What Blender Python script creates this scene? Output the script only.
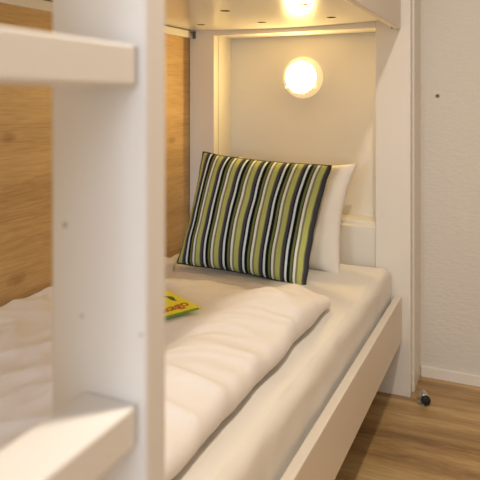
import bpy, bmesh, math, random
from mathutils import Vector, Matrix, noise

random.seed(7)
scene = bpy.context.scene
C = scene.collection
for o in list(bpy.data.objects):
    bpy.data.objects.remove(o)

# ------------------------------------------------------------------ camera
cam_data = bpy.data.cameras.new('camera')
cam = bpy.data.objects.new('camera', cam_data)
C.objects.link(cam)
cam.location = (0, 0, 1.15)
cam.rotation_euler = (math.radians(90), 0, math.radians(24.3))
cam_data.sensor_width = 36
cam_data.lens = 36 * 615 / 480
cam_data.shift_y = -140 / 480
cam_data.clip_start = 0.02
cam_data.dof.use_dof = True
cam_data.dof.focus_distance = 1.95
cam_data.dof.aperture_fstop = 5.6
scene.camera = cam

# ------------------------------------------------------------------ world, lights, exposure
world = bpy.data.worlds.new('world')
scene.world = world
world.use_nodes = True
world.node_tree.nodes['Background'].inputs[0].default_value = (1.0, 0.95, 0.88, 1)
world.node_tree.nodes['Background'].inputs[1].default_value = 0.25


def light(name, kind, loc, target, energy, color, **kw):
    d = bpy.data.lights.new(name, kind)
    d.energy = energy
    d.color = color
    for k, v in kw.items():
        setattr(d, k, v)
    o = bpy.data.objects.new(name, d)
    C.objects.link(o)
    o.location = loc
    o.rotation_euler = (Vector(target) - Vector(loc)).to_track_quat('-Z', 'Y').to_euler()
    return o


# warm ceiling spotlight over the aisle, cool daylight from the window behind
light('ceiling_downlight', 'AREA', (-0.03, 0.75, 2.385), (-0.03, 0.75, 0), 13.5, (1.0, 0.88, 0.71),
      shape='DISK', size=0.09)
light('daylight_window', 'AREA', (-0.35, -1.75, 1.45), (-0.5, 1.5, 0.95), 27.0, (0.84, 0.91, 1.0),
      shape='RECTANGLE', size=1.3, size_y=1.2)

vs = scene.view_settings
vs.view_transform = 'Standard'
vs.look = 'None'
vs.gamma = 1
vs.use_curve_mapping = False
vs.exposure = 0.80


# ------------------------------------------------------------------ helpers
def obj(name, bm, mat, parent=None, smooth=False, loc=None):
    me = bpy.data.meshes.new(name)
    bmesh.ops.recalc_face_normals(bm, faces=bm.faces)
    bm.to_mesh(me)
    bm.free()
    mats = mat if isinstance(mat, (list, tuple)) else [mat]
    for m in mats:
        me.materials.append(m)
    if smooth:
        for p in me.polygons:
            p.use_smooth = True
    o = bpy.data.objects.new(name, me)
    C.objects.link(o)
    if parent is not None:
        o.parent = parent
    if loc is not None:
        o.location = loc
    return o


def thing(name, label, cat, loc=(0, 0, 0), rot=(0, 0, 0), group=None):
    o = bpy.data.objects.new(name, None)
    C.objects.link(o)
    o.location = loc
    o.rotation_euler = rot
    o.empty_display_size = 0.1
    o['label'] = label
    o['category'] = cat
    if group:
        o['group'] = group
    return o


def tag(o, label, cat, group=None):
    o['label'] = label
    o['category'] = cat
    if group:
        o['group'] = group
    return o


def structure(o, label=None, cat=None):
    o['kind'] = 'structure'
    if label:
        o['label'] = label
    if cat:
        o['category'] = cat
    return o


def add_box(bm, x0, x1, y0, y1, z0, z1, bevel=0.0, seg=2):
    t = bmesh.new()
    bmesh.ops.create_cube(t, size=1)
    for v in t.verts:
        v.co = Vector((x0 + (v.co.x + .5) * (x1 - x0), y0 + (v.co.y + .5) * (y1 - y0), z0 + (v.co.z + .5) * (z1 - z0)))
    if bevel > 0:
        bmesh.ops.bevel(t, geom=list(t.edges), offset=bevel, segments=seg, profile=0.5, affect='EDGES')
    merge(bm, t)


def merge(bm, t, mat_index=None):
    vm = {}
    for v in t.verts:
        vm[v] = bm.verts.new(v.co)
    for f in t.faces:
        try:
            nf = bm.faces.new([vm[v] for v in f.verts])
            nf.material_index = f.material_index if mat_index is None else mat_index
            nf.smooth = f.smooth
        except ValueError:
            pass
    t.free()


def box(x0, x1, y0, y1, z0, z1, bevel=0.0, seg=2):
    bm = bmesh.new()
    add_box(bm, x0, x1, y0, y1, z0, z1, bevel, seg)
    return bm


def lathe(profile, n=48, axis='Z'):
    """profile: (radius, height) list; revolved about Z."""
    bm = bmesh.new()
    rings = []
    for r, h in profile:
        if r < 1e-6:
            rings.append([bm.verts.new((0, 0, h))])
        else:
            rings.append([bm.verts.new((r * math.cos(2 * math.pi * k / n), r * math.sin(2 * math.pi * k / n), h)) for k in range(n)])
    for a, b in zip(rings, rings[1:]):
        for k in range(n):
            k2 = (k + 1) % n
            if len(a) == 1 and len(b) == 1:
                continue
            if len(a) == 1:
                bm.faces.new((a[0], b[k], b[k2]))
            elif len(b) == 1:
                bm.faces.new((a[k], b[0], a[k2]))
            else:
                bm.faces.new((a[k], b[k], b[k2], a[k2]))
    return bm


def tube(points, r, n=8, closed=True):
    bm = bmesh.new()
    N = len(points)
    rings = []
    for i, p in enumerate(points):
        a = points[(i - 1) % N] if closed or i > 0 else p
        b = points[(i + 1) % N] if closed or i < N - 1 else p
        t = (Vector(b) - Vector(a)).normalized()
        up = Vector((0, 0, 1)) if abs(t.z) < 0.9 else Vector((0, 1, 0))
        s = t.cross(up).normalized()
        u = s.cross(t)
        rings.append([bm.verts.new(Vector(p) + s * r * math.cos(2 * math.pi * k / n) + u * r * math.sin(2 * math.pi * k / n)) for k in range(n)])
    for i in range(N if closed else N - 1):
        a, b = rings[i], rings[(i + 1) % N]
        for k in range(n):
            bm.faces.new((a[k], a[(k + 1) % n], b[(k + 1) % n], b[k]))
    return bm


# ------------------------------------------------------------------ materials
def new_mat(name):
    m = bpy.data.materials.new(name)
    m.use_nodes = True
    nt = m.node_tree
    return m, nt, nt.nodes['Principled BSDF']


def N(nt, kind, **inputs):
    n = nt.nodes.new(kind)
    for k, v in inputs.items():
        n.inputs[k.replace('_', ' ')].default_value = v
    return n


def paint(name, color, rough=0.4, bump=0.0, bscale=60.0, coat=0.0, metallic=0.0, mottled=0.02):
    m, nt, p = new_mat(name)
    tc = nt.nodes.new('ShaderNodeTexCoord')
    nz = N(nt, 'ShaderNodeTexNoise', Scale=3.0, Detail=3.0)
    nt.links.new(tc.outputs['Object'], nz.inputs['Vector'])
    ramp = nt.nodes.new('ShaderNodeValToRGB')
    ramp.color_ramp.elements[0].color = (*[c * (1 - mottled) for c in color], 1)
    ramp.color_ramp.elements[1].color = (*[min(1, c * (1 + mottled)) for c in color], 1)
    nt.links.new(nz.outputs['Fac'], ramp.inputs['Fac'])
    nt.links.new(ramp.outputs['Color'], p.inputs['Base Color'])
    p.inputs['Roughness'].default_value = rough
    p.inputs['Metallic'].default_value = metallic
    p.inputs['Coat Weight'].default_value = coat
    if bump > 0:
        n2 = N(nt, 'ShaderNodeTexNoise', Scale=bscale, Detail=4.0)
        nt.links.new(tc.outputs['Object'], n2.inputs['Vector'])
        b = N(nt, 'ShaderNodeBump', Strength=bump, Distance=0.004)
        nt.links.new(n2.outputs['Fac'], b.inputs['Height'])
        nt.links.new(b.outputs['Normal'], p.inputs['Normal'])
    return m


def wood(name, stretch, cols, rough=0.45, scale=1.0, knots=False, plank=None, warp_amount=0.5, fine_share=0.45):
    """stretch: per-axis coordinate multipliers (small along the grain)."""
    m, nt, p = new_mat(name)
    L = nt.links.new
    tc = nt.nodes.new('ShaderNodeTexCoord')
    mp = nt.nodes.new('ShaderNodeMapping')
    mp.inputs['Scale'].default_value = stretch
    L(tc.outputs['Object'], mp.inputs['Vector'])
    warp = N(nt, 'ShaderNodeTexNoise', Scale=0.9 * scale, Detail=2.0)
    L(mp.outputs['Vector'], warp.inputs['Vector'])
    wv = nt.nodes.new('ShaderNodeVectorMath')
    wv.operation = 'MULTIPLY_ADD'
    L(warp.outputs['Color'], wv.inputs[0])
    wv.inputs[1].default_value = (warp_amount,) * 3
    L(mp.outputs['Vector'], wv.inputs[2])
    big = N(nt, 'ShaderNodeTexNoise', Scale=1.6 * scale, Detail=6.0, Roughness=0.6)
    L(wv.outputs['Vector'], big.inputs['Vector'])
    fine = N(nt, 'ShaderNodeTexNoise', Scale=26.0 * scale, Detail=6.0, Roughness=0.65)
    L(wv.outputs['Vector'], fine.inputs['Vector'])
    mix = nt.nodes.new('ShaderNodeMath')
    mix.operation = 'MULTIPLY_ADD'
    L(fine.outputs['Fac'], mix.inputs[0])
    mix.inputs[1].default_value = fine_share
    mul = nt.nodes.new('ShaderNodeMath')
    mul.operation = 'MULTIPLY'
    mul.inputs[1].default_value = 1 - fine_share
    L(big.outputs['Fac'], mul.inputs[0])
    L(mul.outputs[0], mix.inputs[2])
    ramp = nt.nodes.new('ShaderNodeValToRGB')
    e = ramp.color_ramp.elements
    e[0].position, e[0].color = 0.34, (*cols[0], 1)
    e[1].position, e[1].color = 0.66, (*cols[2], 1)
    mid = e.new(0.49)
    mid.color = (*cols[1], 1)
    L(mix.outputs[0], ramp.inputs['Fac'])
    out = ramp.outputs['Color']
    if knots:
        mk = nt.nodes.new('ShaderNodeMapping')
        mk.inputs['Scale'].default_value = (2.2, 1.7, 3.4)
        L(tc.outputs['Object'], mk.inputs['Vector'])
        vor = N(nt, 'ShaderNodeTexVoronoi', Scale=1.0)
        L(mk.outputs['Vector'], vor.inputs['Vector'])
        r2 = nt.nodes.new('ShaderNodeValToRGB')
        r2.color_ramp.elements[0].position = 0.02
        r2.color_ramp.elements[0].color = (0.5, 0.40, 0.32, 1)
        r2.color_ramp.elements[1].position = 0.085
        r2.color_ramp.elements[1].color = (1, 1, 1, 1)
        L(vor.outputs['Distance'], r2.inputs['Fac'])
        mm = nt.nodes.new('ShaderNodeMixRGB')
        mm.blend_type = 'MULTIPLY'
        mm.inputs['Fac'].default_value = 0.8
        L(out, mm.inputs['Color1'])
        L(r2.outputs['Color'], mm.inputs['Color2'])
        out = mm.outputs['Color']
        for ky, kz, ks in ((1.369, 1.047, 1.0), (1.409, .627, 1.15), (2.30, .985, 1.1), (.9, .9, 1.0), (1.85, 1.3, .8), (2.1, .66, .9)):
            mk = nt.nodes.new('ShaderNodeMapping')
            mk.inputs['Location'].default_value = (0, -ky * 14, -kz * 30)
            mk.inputs['Scale'].default_value = (0, 14, 30)
            L(tc.outputs['Object'], mk.inputs['Vector'])
            nz = nt.nodes.new('ShaderNodeVectorMath')
            nz.operation = 'MULTIPLY_ADD'
            nn = N(nt, 'ShaderNodeTexNoise', Scale=30.0)
            L(tc.outputs['Object'], nn.inputs['Vector'])
            L(nn.outputs['Color'], nz.inputs[0])
            nz.inputs[1].default_value = (.5, .5, .5)
            L(mk.outputs['Vector'], nz.inputs[2])
            ln = nt.nodes.new('ShaderNodeVectorMath')
            ln.operation = 'LENGTH'
            L(nz.outputs['Vector'], ln.inputs[0])
            r2 = nt.nodes.new('ShaderNodeValToRGB')
            r2.color_ramp.elements[0].position = .15 * ks
            r2.color_ramp.elements[0].color = (.62, .53, .45, 1)
            r2.color_ramp.elements[1].position = .62 * ks
            r2.color_ramp.elements[1].color = (1, 1, 1, 1)
            L(ln.outputs['Value'], r2.inputs['Fac'])
            mm = nt.nodes.new('ShaderNodeMixRGB')
            mm.blend_type = 'MULTIPLY'
            mm.inputs['Fac'].default_value = 1
            L(out, mm.inputs['Color1'])
            L(r2.outputs['Color'], mm.inputs['Color2'])
            out = mm.outputs['Color']
    if plank:
        br = nt.nodes.new('ShaderNodeTexBrick')
        L(tc.outputs['Object'], br.inputs['Vector'])
        br.inputs['Color1'].default_value = (1, 1, 1, 1)
        br.inputs['Color2'].default_value = (0.9, 0.88, 0.86, 1)
        br.inputs['Mortar'].default_value = (0.6, 0.52, 0.45, 1)
        br.inputs['Scale'].default_value = 1
        br.inputs['Mortar Size'].default_value = 0.0007
        br.inputs['Brick Width'].default_value = plank[0]
        br.inputs['Row Height'].default_value = plank[1]
        mm = nt.nodes.new('ShaderNodeMixRGB')
        mm.blend_type = 'MULTIPLY'
        mm.inputs['Fac'].default_value = 0.7
        L(out, mm.inputs['Color1'])
        L(br.outputs['Color'], mm.inputs['Color2'])
        out = mm.outputs['Color']
    L(out, p.inputs['Base Color'])
    p.inputs['Roughness'].default_value = rough
    b = N(nt, 'ShaderNodeBump', Strength=0.12, Distance=0.002)
    L(fine.outputs['Fac'], b.inputs['Height'])
    L(b.outputs['Normal'], p.inputs['Normal'])
    return m


def cloth(name, color, scale=900.0, rough=0.9, soft=30.0):
    m, nt, p = new_mat(name)
    L = nt.links.new
    tc = nt.nodes.new('ShaderNodeTexCoord')
    w = N(nt, 'ShaderNodeTexNoise', Scale=scale, Detail=2.0)
    L(tc.outputs['Object'], w.inputs['Vector'])
    s = N(nt, 'ShaderNodeTexNoise', Scale=soft, Detail=3.0)
    L(tc.outputs['Object'], s.inputs['Vector'])
    b1 = N(nt, 'ShaderNodeBump', Strength=0.10, Distance=0.001)
    L(w.outputs['Fac'], b1.inputs['Height'])
    b2 = N(nt, 'ShaderNodeBump', Strength=0.14, Distance=0.006)
    L(s.outputs['Fac'], b2.inputs['Height'])
    L(b1.outputs['Normal'], b2.inputs['Normal'])
    L(b2.outputs['Normal'], p.inputs['Normal'])
    p.inputs['Base Color'].default_value = (*color, 1)
    p.inputs['Roughness'].default_value = rough
    p.inputs['Sheen Weight'].default_value = 0.15
    return m


white = paint('white_laminate', (0.78, 0.745, 0.69), 0.42, mottled=0.01)
gloss = paint('white_board_gloss', (0.78, 0.74, 0.67), 0.2, mottled=0.01)
ladder_white = paint('ladder_white_lacquer', (0.78, 0.765, 0.75), 0.4, mottled=0.01)
chip = paint('chipboard_core', (0.10, 0.06, 0.03), 0.9)
rail_white = paint('rail_white_lacquer', (0.76, 0.70, 0.62), 0.45, mottled=0.01)
oak_wall = wood('oak_panel', (3.4, 0.38, 6.0), ((0.38, 0.225, 0.085), (0.53, 0.335, 0.14), (0.67, 0.45, 0.21)), 0.5, 1.0, knots=True, warp_amount=0.22)
oak_floor = wood('oak_floor', (0.7, 7.0, 7.0), ((0.19, 0.105, 0.037), (0.44, 0.275, 0.115), (0.70, 0.50, 0.25)), 0.42, 0.75, plank=(1.3, 0.19), warp_amount=1.1, fine_share=0.27)
sheet_cloth = cloth('cotton_sheet', (0.78, 0.745, 0.70), soft=12)
duvet_cloth = cloth('cotton_duvet', (0.80, 0.765, 0.76), soft=16)
pillow_cloth = cloth('cotton_pillow', (0.78, 0.74, 0.69), soft=18)
skirting = paint('skirting_white', (0.80, 0.76, 0.70), 0.4)
ceiling_paint = paint('ceiling_white', (0.8, 0.78, 0.74), 0.8)
metal = paint('brushed_steel', (0.62, 0.60, 0.57), 0.28, metallic=1.0)
dark_metal = paint('dark_steel', (0.22, 0.22, 0.22), 0.35, metallic=0.9)
rubber = paint('black_rubber', (0.012, 0.012, 0.013), 0.6)
cap_grey = paint('grey_plug', (0.42, 0.38, 0.34), 0.5)
seam_dark = paint('dark_piping', (0.03, 0.032, 0.035), 0.8)
lamp_ring_mat = paint('lamp_ring_white_added_glow', (0.82, 0.78, 0.70), 0.35)
_p = lamp_ring_mat.node_tree.nodes['Principled BSDF']      # emission added to brighten the ring and clips; no bulb lights them from behind
_p.inputs['Emission Color'].default_value = (1.0, 0.68, 0.30, 1)
_p.inputs['Emission Strength'].default_value = 0.30


def wallpaper():
    m, nt, p = new_mat('textured_wallpaper')
    L = nt.links.new
    tc = nt.nodes.new('ShaderNodeTexCoord')
    mp = nt.nodes.new('ShaderNodeMapping')
    mp.inputs['Scale'].default_value = (1.0, 1.0, 1.9)
    L(tc.outputs['Object'], mp.inputs['Vector'])
    n = N(nt, 'ShaderNodeTexNoise', Scale=42.0, Detail=5.0, Roughness=0.6)
    L(mp.outputs['Vector'], n.inputs['Vector'])
    b = N(nt, 'ShaderNodeBump', Strength=0.45, Distance=0.006)
    L(n.outputs['Fac'], b.inputs['Height'])
    L(b.outputs['Normal'], p.inputs['Normal'])
    p.inputs['Base Color'].default_value = (0.70, 0.66, 0.60, 1)
    p.inputs['Roughness'].default_value = 0.7
    return m


def emitter():
    m, nt, p = new_mat('lamp_diffuser_glow')
    p.inputs['Base Color'].default_value = (0.9, 0.85, 0.75, 1)
    p.inputs['Emission Color'].default_value = (1.0, 0.69, 0.25, 1)
    p.inputs['Emission Strength'].default_value = 52.0
    return m


def stripes():
    m, nt, p = new_mat('striped_cushion_fabric')
    L = nt.links.new
    uv = nt.nodes.new('ShaderNodeUVMap')
    uv.uv_map = 'UVMap'
    sep = nt.nodes.new('ShaderNodeSeparateXYZ')
    L(uv.outputs['UV'], sep.inputs[0])
    ma = nt.nodes.new('ShaderNodeMath')
    ma.operation = 'MULTIPLY_ADD'
    ma.inputs[1].default_value = 6.45
    ma.inputs[2].default_value = 0.5
    L(sep.outputs['X'], ma.inputs[0])
    fr = nt.nodes.new('ShaderNodeMath')
    fr.operation = 'FRACT'
    L(ma.outputs[0], fr.inputs[0])
    ramp = nt.nodes.new('ShaderNodeValToRGB')
    ramp.color_ramp.interpolation = 'CONSTANT'
    seq = [(0.0, (0.68, 0.78, 0.90)), (0.10, (0.006, 0.007, 0.008)), (0.24, (0.14, 0.19, 0.065)),
           (0.345, (0.008, 0.010, 0.008)), (0.385, (0.80, 0.80, 0.76)), (0.49, (0.21, 0.24, 0.15)),
           (0.575, (0.47, 0.52, 0.17)), (0.775, (0.22, 0.20, 0.11)), (0.82, (0.06, 0.068, 0.09)), (0.93, (0.012, 0.014, 0.02))]
    e = ramp.color_ramp.elements
    e[0].position, e[0].color = seq[0][0], (*seq[0][1], 1)
    e[1].position, e[1].color = seq[1][0], (*seq[1][1], 1)
    for pos, c in seq[2:]:
        n = e.new(pos)
        n.color = (*c, 1)
    L(fr.outputs[0], ramp.inputs['Fac'])
    L(ramp.outputs['Color'], p.inputs['Base Color'])
    p.inputs['Roughness'].default_value = 0.9
    p.inputs['Specular IOR Level'].default_value = 0.15
    w = N(nt, 'ShaderNodeTexNoise', Scale=500.0, Detail=2.0)
    tc = nt.nodes.new('ShaderNodeTexCoord')
    L(tc.outputs['Object'], w.inputs['Vector'])
    b = N(nt, 'ShaderNodeBump', Strength=0.2, Distance=0.001)
    L(w.outputs['Fac'], b.inputs['Height'])
    L(b.outputs['Normal'], p.inputs['Normal'])
    return m


# ------------------------------------------------------------------ room shell
WALL_L, WALL_B, WALL_R, Y0 = -1.352, 2.65, 1.35, -1.9
structure(obj('floor', box(WALL_L - .1, WALL_R + .1, Y0, WALL_B + .1, -.05, 0), oak_floor))
structure(obj('ceiling', box(WALL_L - .1, WALL_R + .1, Y0, WALL_B + .1, 2.4, 2.45), ceiling_paint))
structure(obj('wall_back', box(WALL_L - .1, WALL_R + .1, WALL_B, WALL_B + .1, 0, 2.4), wallpaper()))
structure(obj('wall_left', box(WALL_L - .1, WALL_L, Y0, WALL_B, 0, 2.4), oak_wall))
structure(obj('wall_right', box(WALL_R, WALL_R + .1, Y0, WALL_B, 0, 2.4), paint('right_wall_warm_bounce', (0.58, 0.44, 0.29), 0.8)))  # unseen wall; its tan is invented to bounce warm light onto aisle-facing sides
bm = box(-0.366, WALL_R, WALL_B - .013, WALL_B, 0, 0.046, 0.003)
structure(obj('baseboard_back', bm, skirting))

# screw plug ring in the wallpapered wall
bm = lathe([(0.0, 0.0), (0.0045, 0.0), (0.0045, 0.0022), (0.0068, 0.003), (0.009, 0.0022), (0.0095, 0.0)], 24)
wp = obj('wall_plug', bm, cap_grey, smooth=True, loc=(-0.3015, WALL_B, 1.167))
wp.rotation_euler = (math.radians(90), 0, 0)
tag(wp, 'tiny round grey screw plug in the textured white wall', 'wall plug')

# ------------------------------------------------------------------ bunk bed
YP = 2.435          # front plane of the head end posts
YF = 0.30           # foot end
bed = thing('bunk_bed', 'white wooden bunk bed with round holes in its upper base, against the oak wall', 'bunk bed',
            (-0.88, 1.4, 0))


def bpart(name, bm, mat, smooth=False, parent=None):
    o = obj(name, bm, mat, None, smooth)
    if parent is None:
        o.parent = bed
        o.matrix_parent_inverse = Matrix.Translation(Vector(bed.location)).inverted()
    else:
        o.parent = parent
    return o


# head posts: a front board, a shadow groove and a deeper frame behind
def head_post(x0, x1, xb):
    bm = bmesh.new()
    add_box(bm, x0, x1, YP, YP + .043, 0, 2.3, .0025)
    add_box(bm, x0 + .003, min(x1, xb) - .006, YP + .04, YP + .052, 0, 2.3)
    add_box(bm, x0, xb, YP + .05, WALL_B - .001, 0, 2.3, .0025)
    return bm


bpart('head_post', head_post(-1.349, -1.226, -1.226), white)
bpart('head_post', head_post(-.512, -.377, -.370), white)
# head end frame below the top bunk, back panel and low headboard
bm = bmesh.new()
add_box(bm, -1.226, -.512, YP, YP + .043, 1.434, 1.60, .0025)
add_box(bm, -1.226, -.512, YP + .05, YP + .16, 1.436, 1.60, .0025)
bpart('head_rail', bm, white)
bpart('back_panel', box(-1.226, -.512, 2.615, 2.635, .30, 1.60), white)
bm = bmesh.new()
add_box(bm, -1.226, -.512, 2.470, 2.50, .30, .640, .004)
add_box(bm, -1.226, -.512, 2.495, 2.615, .60, .655, .003)
bpart('headboard', bm, white)
# foot end (behind the camera's view)
for xx in (-1.349, -.512):
    bpart('foot_post', box(xx, xx + .135, YF - .045, YF, 0, 2.3, .0025), white)
bpart('foot_rail', box(-1.214, -.512, YF - .04, YF - .005, .22, .40, .003), white)
bpart('foot_rail', box(-1.214, -.512, YF - .04, YF - .005, 1.425, 1.60, .003), white)
# lower bunk
bpart('side_rail', box(-.436, -.410, YF, YP - .001, .214, .388, .003), rail_white)
bpart('mattress_base', box(-1.345, -.438, YF, YP - .002, .335, .355), white)
# upper bunk fascia
bpart('upper_side_rail', box(-.437, -.414, YF, YP - .001, 1.425, 1.62, .003), rail_white)
# small steel angle brackets under the upper bunk
bm = bmesh.new()
add_box(bm, -1.332, -1.316, YP - .004, YP - .001, 1.425, 1.458, .0008)
add_box(bm, -1.332, -1.316, YP - .03, YP - .001, 1.449, 1.452, .0008)
bpart('corner_bracket', bm, dark_metal)
bm = bmesh.new()
add_box(bm, -.452, -.438, YP - .004, YP - .001, 1.428, 1.452, .0008)
bpart('corner_bracket', bm, dark_metal)
# ledge that carries the upper base along the oak wall
bpart('support_batten', box(WALL_L + .001, -1.331, YF, YP - .022, 1.427, 1.458, .002), white)


# upper base board with round holes, sagging a little
def base_board():
    bm = bmesh.new()
    rows = [(2.225, (-1.18, -.915, -.638)), (1.895, (-1.18, -.912, -.632)), (1.565, (-1.18, -.912, -.632)),
            (1.235, (-1.18, -.912, -.632)), (0.905, (-1.18, -.912, -.632)), (0.575, (-1.18, -.912, -.632))]
    R = .0175
    q = .03
    xs_h = [-1.18, -.912, -.632]
    zb = 1.463

    def sag(x, y):
        return -.010 * math.sin(math.pi * (x + 1.35) / .912) * (0.4 + 0.6 * min(1, (y - .3) / 2.1))
    holes = {}
    xs = [-1.349]
    for h in xs_h:
        xs += [h - q, h + q]
    xs.append(-.4375)
    for h in (-1.045, -.77):
        xs.append(h)
    xs = sorted(xs)
    ys = [YF]
    for y, _ in rows:
        ys += [y - q, y + q]
    ys.append(YP - .001)
    ys = sorted(ys)
    vert = {}

    def V(x, y, z=0):
        k = (round(x, 5), round(y, 5), round(z, 5))
        if k not in vert:
            vert[k] = bm.verts.new((x, y, zb + z + sag(x, y)))
        return vert[k]
    for i in range(len(xs) - 1):
        for j in range(len(ys) - 1):
            x0, x1, y0, y1 = xs[i], xs[i + 1], ys[j], ys[j + 1]
            cx, cy = (x0 + x1) / 2, (y0 + y1) / 2
            hole = any(abs(cx - h) < 1e-4 for h in xs_h) and any(abs(cy - y) < 1e-4 for y, _ in rows)
            # top skin
            bm.faces.new((V(x0, y0, .022), V(x1, y0, .022), V(x1, y1, .022), V(x0, y1, .022)))
            if not hole:
                bm.faces.new((V(x0, y0), V(x0, y1), V(x1, y1), V(x1, y0)))
                continue
            n = 24
            ring, rim, deep = [], [], []
            for k in range(n):
                a = 2 * math.pi * (k + .5 * 0) / n + math.pi / 4
                c, s = math.cos(a), math.sin(a)
                ring.append(V(cx + R * c, cy + R * s, 0.0))
                deep.append(V(cx + R * c, cy + R * s, .018))
                mx = max(abs(c), abs(s))
                rim.append(V(cx + q * c / mx, cy + q * s / mx))
            for k in range(n):
                k2 = (k + 1) % n
                bm.faces.new((rim[k], ring[k], ring[k2], rim[k2]))
                f = bm.faces.new((ring[k], deep[k], deep[k2], ring[k2]))
                f.material_index = 1
            f = bm.faces.new(deep)
            f.material_index = 1
    return bm


bpart('upper_base', base_board(), [gloss, chip])

# screw covers on the front board of the bed's ladder come with the ladder

# ------------------------------------------------------------------ ladder
lad = thing('ladder', 'white wooden bunk ladder with square rungs, blurred close up in front of the bed', 'ladder', (-.357, .27, 0))
SX0, SX1, SY0, SY1 = -.4095, -.3015, .465, .499


def lpart(name, bm, mat, parent=None, smooth=False):
    o = obj(name, bm, mat, None, smooth)
    if parent is None:
        o.parent = lad
        o.matrix_parent_inverse = Matrix.Translation(Vector(lad.location)).inverted()
    else:
        o.parent = parent
    return o


st = lpart('stile', box(SX0, SX1, SY0, SY1, 0, 2.1, .003, 3), ladder_white)
st2 = lpart('stile', box(SX0, SX1, .035, .0655, 0, 2.1, .003, 3), ladder_white)
for k in range(6):
    zt = .876 + (k - 2) * .321
    lpart('rung', box(-.368, -.3100, .0655, SY0 - .0005, zt - .035, zt + .002, .003, 3), ladder_white)


def capat(u, v):
    a = (u - 240) / 615
    th = math.radians(24.3)
    rx, ry = -math.sin(th) + a * math.cos(th), math.cos(th) + a * math.sin(th)
    d = SY0 / ry
    return d * rx, 1.15 - (v - 100) / 615 * d


for u, v, r in ((65, 225, .0026), (82, 316, .0016), (141, 335, .0016)):
    x, z = capat(u, v)
    bm = lathe([(0, .0009), (r * .7, .0008), (r, .0003), (r, -.0005), (0, -.0005)], 20)
    bmesh.ops.rotate(bm, verts=bm.verts, cent=(0, 0, 0), matrix=Matrix.Rotation(math.radians(90), 3, 'X'))
    bmesh.ops.translate(bm, verts=bm.verts, vec=(x, SY0, z))
    c = obj('screw_cover', bm, cap_grey, None, True)
    c.parent = st

# ------------------------------------------------------------------ lamp in the niche
LX, LY, LZ = -.872, 2.615, 1.250
lamp = thing('wall_lamp', 'round glowing wall lamp with pale ring on the back panel of the bunk', 'lamp', (LX, LY, LZ), (math.radians(90), 0, 0))
obj('lamp_housing', lathe([(0, 0), (.092, 0), (.0925, .004), (.090, .012), (.084, .024), (.076, .033), (.071, .035), (.069, .032), (0, .0315)], 64),
    lamp_ring_mat, lamp, True)
dome = [(.0685, .0322)]
for k in range(1, 9):
    t = k / 8 * math.pi / 2
    dome.append((.0685 * math.cos(t), .0325 + .016 * math.sin(t)))
obj('lamp_diffuser', lathe(dome, 64), emitter(), lamp, True)
for a in (90, 212, 328):
    c, s = math.cos(math.radians(a)), math.sin(math.radians(a))
    bm = box(-.007, .007, -.005, .005, .024, .036, .002)
    bmesh.ops.rotate(bm, verts=bm.verts, cent=(0, 0, 0), matrix=Matrix.Rotation(math.radians(a), 3, 'Z'))
    bmesh.ops.translate(bm, verts=bm.verts, vec=(.0805 * c, .0805 * s, 0))
    obj('clip', bm, lamp_ring_mat, lamp)


# ------------------------------------------------------------------ soft slab (mattress, duvet)
def smoothstep(a, b, x):
    t = max(0, min(1, (x - a) / (b - a)))
    return t * t * (3 - 2 * t)


def noise2(x, y, s, seed=0.0):
    return noise.noise(Vector((x * s, y * s, seed)))


# mattress under a fitted sheet
def mattress():
    x0, x1, y0, y1, zb, zt, r = -1.342, -.446, YF + .008, YP - .004, .3555, .497, .038
    bm = bmesh.new()
    nx, ny = 120, 150
    grid = []

    def prof(n, a, b):
        # parameter list from side bottom, round the shoulder, over the top and down again
        L = b - a
        out = []
        pts = []
        side = zt - zb - r
        for k in range(5):
            pts.append((0.0, -(r + side * (1 - k / 5))))
        for k in range(9):
            t = k / 8 * math.pi / 2
            pts.append((r - r * math.cos(t), -(r - r * math.sin(t))))
        m = n
        for k in range(1, m):
            pts.append((r + (L - 2 * r) * k / m, 0))
        rev = [(L - p[0], p[1]) for p in pts[:14]][::-1]
        return pts + rev
    px = prof(nx, x0, x1)
    py = prof(ny, y0, y1)
    for i, (ax, dzx) in enumerate(px):
        row = []
        for j, (ay, dzy) in enumerate(py):
            z = zt + min(dzx, dzy)
            x, y = x0 + ax, y0 + ay
            if dzx < 0 and dzy < 0:      # rounded vertical corner
                z = zt + min(dzx, dzy)
            if z > zb + .01:
                z += .0035 * noise2(x, y, 5, 1) + .0015 * noise2(x * .4, y, 22, 3)
                if abs(dzx) < 1e-6 and abs(dzy) < 1e-6:
                    z += -.004 * smoothstep(.12, 0, abs(x + .49)) * noise2(x, y, 7, 9)
            # pulled folds of the sheet on the aisle side
            if x > x1 - .03 and dzx < 0:
                x += -.004 + .004 * noise2(y * 1.0, z * 3, 9, 4)
            row.append(bm.verts.new((x, y, z)))
        grid.append(row)
    for i in range(len(grid) - 1):
        for j in range(len(grid[0]) - 1):
            bm.faces.new((grid[i][j], grid[i + 1][j], grid[i + 1][j + 1], grid[i][j + 1]))
    bmesh.ops.remove_doubles(bm, verts=bm.verts, dist=1e-5)
    # bottom
    return bm


mt = obj('mattress', mattress(), sheet_cloth, None, True)
tag(mt, 'mattress in a cream fitted sheet on the lower bunk, under the duvet', 'mattress')


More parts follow.
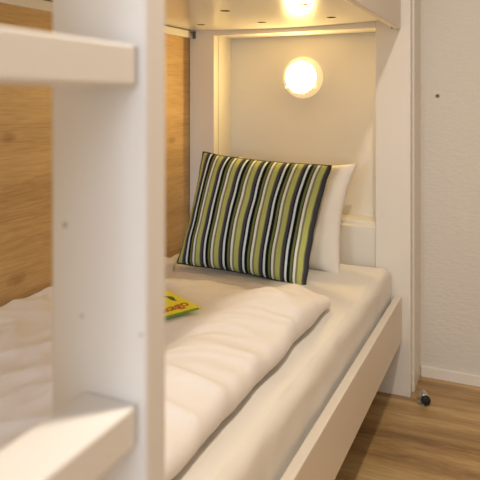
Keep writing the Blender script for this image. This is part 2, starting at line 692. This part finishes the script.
# duvet
def duvet_top(x, y):
    z = .552
    z += .030 * math.exp(-((x + .66) / .10) ** 2)             # thick rolled aisle edge
    z += .012 * math.exp(-((y - 1.74) / .12) ** 2)
    z += .014 * noise2(x, y, 3.2, 11) + .008 * noise2(x, y, 7.5, 5)
    # long soft folds running obliquely
    a = x * .80 + y * .60
    b = -x * .60 + y * .80
    w = noise.noise(Vector((a * 2.0, b * 7.0, 3.1)))
    z += .0085 * (1 - abs(w) * 2.2)
    w2 = noise.noise(Vector((a * 9.0, b * 3.5, 8.7)))
    z += .004 * (1 - abs(w2) * 2.0)
    # short creases across the aisle edge
    e = smoothstep(-.80, -.60, x)
    w3 = noise.noise(Vector(((x + y * .5) * 5.0, (y - x * .3) * 15.0, 2.2)))
    z += e * .0065 * (1 - abs(w3) * 2.6)
    w4 = noise.noise(Vector((x * 16.0, y * 9.0, 5.5)))
    z += (1 - e) * .005 * (1 - abs(w4) * 2)
    z -= .032 * smoothstep(1.62, 1.93, y) * smoothstep(-.52, -.80, x)
    z -= .018 * smoothstep(1.70, 1.95, y)
    # flat pocket under the leaflet
    p = math.exp(-(((x + .90) / .14) ** 2 + ((y - 1.52) / .14) ** 2) * 1.2)
    z = z * (1 - .85 * p) + .560 * .85 * p
    return z


def duvet():
    x0, x1, y0, y1 = -1.340, -.522, YF + .02, 2.0
    zb = .5025
    r = .034
    bm = bmesh.new()
    arc = math.pi * r * .97
    cx0, cx1, cy0, cy1 = x0 + .012, x1 - r, y0 + r, y1 - r

    def axis(lo, hi, n, wrap_lo, wrap_hi):
        pts = []
        if wrap_lo:
            pts += [lo - arc * (1 - k / 10) for k in range(10)]
        pts += [lo + (hi - lo) * k / n for k in range(n + 1)]
        if wrap_hi:
            pts += [hi + arc * (k + 1) / 10 for k in range(10)]
        return pts
    X = axis(cx0, cx1, 130, True, True)
    Y = axis(cy0, cy1, 220, True, True)
    grid = []
    for sx in X:
        row = []
        for sy in Y:
            ix, iy = min(max(sx, cx0), cx1), min(max(sy, cy0), cy1)
            ox, oy = sx - ix, sy - iy
            o = math.hypot(ox, oy)
            rr = .008 if (ox < 0 and abs(oy) < 1e-9) else r
            if o > 1e-9:
                t = min(o, arc) / arc * math.pi * .97
                dx, dy = ox / o, oy / o
                # blend radius at the wall side
                k = rr * math.sin(t) if t < math.pi / 2 else rr * math.sin(t)
                wob = 1 + .25 * noise2(ix + dx * .05, iy + dy * .05, 6, 2)
                x, y = ix + dx * k * (1.0 if dx < 0 else wob), iy + dy * k * wob
                zt = duvet_top(ix, iy)
                z = zt - (zt - zb) * (1 - math.cos(t)) / 2
                z += .004 * math.sin(t) * noise.noise(Vector((x * 6, y * 20, z * 10)))
            else:
                x, y = ix, iy
                z = duvet_top(ix, iy)
            y += .010 * noise2(x, 0, 4, 7) * smoothstep(1.5, 1.85, y)
            y -= .13 * smoothstep(-.86, -.55, x) * smoothstep(1.3, 1.95, y)
            # the head edge runs slightly skewed and the wall side comes higher up
            w_ = smoothstep(-1.17, -1.27, x) * smoothstep(1.75, 1.98, y)
            z += .042 * w_ * (1 if z > zb + .02 else 0)
            y += .17 * w_
            row.append(bm.verts.new((x, y, max(z, zb))))
        grid.append(row)
    for i in range(len(grid) - 1):
        for j in range(len(grid[0]) - 1):
            bm.faces.new((grid[i][j], grid[i + 1][j], grid[i + 1][j + 1], grid[i][j + 1]))
    return bm


dv = obj('duvet', duvet(), duvet_cloth, None, True)
tag(dv, 'white rumpled duvet with a thick rolled edge spread over the lower bunk', 'duvet')


# ------------------------------------------------------------------ cushions
def cushion_bm(w, h, t, n=56, pinch=.035, taper=.0, seed=0, wr=.004):
    bm = bmesh.new()
    uvl = bm.loops.layers.uv.new('UVMap')
    uvd = {}
    edge = []

    def P(i, j, side):
        u, v = -1 + 2 * i / n, -1 + 2 * j / n
        f = ((1 - abs(u) ** 2.6) * (1 - abs(v) ** 2.6))
        f = max(f, 0) ** .55
        x = u * w / 2 * (1 - pinch * (1 - u * u) * 0 - pinch * (1 - v * v) * abs(u))
        x *= 1 - taper * (1 - v) / 2
        z = v * h / 2 * (1 - pinch * (1 - u * u) * abs(v))
        border = (i in (0, n) or j in (0, n))
        y = 0 if border else side * (t / 2 * f + wr * f ** .5 * (noise.noise(Vector((u * 2.2, v * 2.2, seed + side))) + .6 * noise.noise(Vector((u * 5, v * 3, seed + 4 + side)))))
        x += .0035 * noise.noise(Vector((v * 5, 1.3, seed))) * (abs(u) ** 6)
        z += .0035 * noise.noise(Vector((u * 5, 4.3, seed))) * (abs(v) ** 6)
        return Vector((x, y, z))
    vs = {}
    for side in (-1, 1):
        for i in range(n + 1):
            for j in range(n + 1):
                border = (i in (0, n) or j in (0, n))
                k = (i, j, 0 if border else side)
                if k not in vs:
                    vs[k] = bm.verts.new(P(i, j, side))
    def G(i, j, s):
        return vs[(i, j, 0 if (i in (0, n) or j in (0, n)) else s)]
    for side in (-1, 1):
        for i in range(n):
            for j in range(n):
                quad = [(i, j), (i + 1, j), (i + 1, j + 1), (i, j + 1)]
                f = bm.faces.new([G(a, b, side) for a, b in quad])
                for lp, (a, b) in zip(f.loops, quad):
                    lp[uvl].uv = (a / n, b / n)
    rim = [vs[(i, 0, 0)].co.copy() for i in range(n)] + [vs[(n, j, 0)].co.copy() for j in range(n)] + \
          [vs[(i, n, 0)].co.copy() for i in range(n, 0, -1)] + [vs[(0, j, 0)].co.copy() for j in range(n, 0, -1)]
    return bm, rim


tilt = math.atan2(.205, .43)
cu = thing('cushion', 'cushion with green, black and white vertical stripes leaning on the white pillow', 'cushion',
           (-.932, 2.172, .709), (-tilt, math.radians(3.2), 0))
bm, rim = cushion_bm(.552, .462, .155, pinch=.05, taper=.055, seed=3, wr=.007)
obj('cushion_cover', bm, stripes(), cu, True)
obj('piping', tube(rim, .0028, 6), seam_dark, cu, True)

bm, rim = cushion_bm(.52, .440, .12, pinch=.12, taper=.10, seed=12, wr=.010)
pl = obj('pillow', bm, pillow_cloth, None, True, loc=(-.838, 2.330, .694))
pl.rotation_euler = (-math.atan2(.13, .43), math.radians(0.8), 0)
tag(pl, 'plain white pillow propped upright behind the striped cushion', 'pillow')

# ------------------------------------------------------------------ leaflet
yellow = paint('leaflet_yellow', (0.84, 0.76, 0.01), 0.35)
green = paint('leaflet_green', (0.12, 0.33, 0.02), 0.35)
red = paint('leaflet_red', (0.42, 0.05, 0.01), 0.4)
dgreen = paint('leaflet_dark_green', (0.03, 0.12, 0.02), 0.4)
# corner (right) at (-.804, 1.51); short side direction d2 toward the camera, long side d1 to the far left
cxy = Vector((-.797, 1.505))
d1 = Vector((-.885, .466)).normalized()
d2 = Vector((-.38, -.925)).normalized()
leaf = thing('leaflet', 'yellow leaflet with red lettering and a green edge lying on the duvet', 'leaflet', (cxy.x, cxy.y, .5755))
ang = math.atan2(-d2.y, -d2.x)      # local +X runs along the lettering, towards the corner
leaf.rotation_euler = (math.radians(4), math.radians(1.5), ang)
# local frame: corner at origin, X from -0.148 to 0, Y from 0 to 0.21
obj('page', box(-.148, 0, 0, .205, -.0025, .0012), [yellow], leaf)
obj('green_band', box(-.148, -.009, -.0006, .005, -.0024, .0014), green, leaf)


def text_mesh(s, size, mat, parent, loc, name):
    cu_ = bpy.data.curves.new(name, 'FONT')
    cu_.body = s
    cu_.size = size
    cu_.extrude = .0002
    cu_.offset = .0011
    cu_.align_x = 'RIGHT'
    t = bpy.data.objects.new(name, cu_)
    C.objects.link(t)
    bpy.context.view_layer.update()
    me = bpy.data.meshes.new_from_object(t.evaluated_get(bpy.context.evaluated_depsgraph_get()))
    bpy.data.objects.remove(t)
    o = bpy.data.objects.new(name, me)
    me.materials.clear()
    me.materials.append(mat)
    C.objects.link(o)
    o.parent = parent
    o.location = loc
    return o


text_mesh('askago', .047, red, leaf, (-.012, .034, .0015), 'lettering').rotation_euler = (0, 0, math.radians(6))
bm = bmesh.new()
# green swash
pts = []
for k in range(13):
    t = k / 12
    x = -.040 + .020 * t + .007 * math.sin(t * math.pi * 1.6)
    y = .128 - .052 * t
    wd = .0075 * math.sin(math.pi * (0.08 + .92 * t)) + .001
    pts.append((x, y, wd))
for (xa, ya, wa), (xb, yb, wb) in zip(pts, pts[1:]):
    vsq = [bm.verts.new(c) for c in ((xa - wa, ya, .0014), (xb - wb, yb, .0014), (xb + wb, yb, .0014), (xa + wa, ya, .0014))]
    bm.faces.new(vsq)
bmesh.ops.remove_doubles(bm, verts=bm.verts, dist=1e-6)
ret = bmesh.ops.extrude_face_region(bm, geom=list(bm.faces))
bmesh.ops.translate(bm, verts=[g for g in ret['geom'] if isinstance(g, bmesh.types.BMVert)], vec=(0, 0, -.0003))
obj('swash', bm, dgreen, leaf)

# ------------------------------------------------------------------ door stop
ds = thing('door_stop', 'small steel door stop with black rubber face on the oak floor', 'door stop', (-.326, 2.418, 0), (0, 0, math.radians(24)))
ds.scale = (1.15, 1.15, 1.15)
obj('floor_plate', lathe([(0, 0), (.021, 0), (.021, .002), (.0195, .004), (0, .004)], 40), metal, ds, True)
bm = lathe([(0, -.024), (.0125, -.024), (.0158, -.020), (.0165, -.010), (.0165, .019), (.016, .021), (0, .021)], 40)
bmesh.ops.rotate(bm, verts=bm.verts, cent=(0, 0, 0), matrix=Matrix.Rotation(math.radians(90), 3, 'X'))
bmesh.ops.translate(bm, verts=bm.verts, vec=(0, 0, .0195))
obj('body', bm, metal, ds, True)
bm = lathe([(0, .0205), (.0150, .0205), (.0150, .029), (.0135, .032), (0, .033)], 40)
bmesh.ops.rotate(bm, verts=bm.verts, cent=(0, 0, 0), matrix=Matrix.Rotation(math.radians(90), 3, 'X'))
bmesh.ops.translate(bm, verts=bm.verts, vec=(0, 0, .0195))
obj('rubber_face', bm, rubber, ds, True)
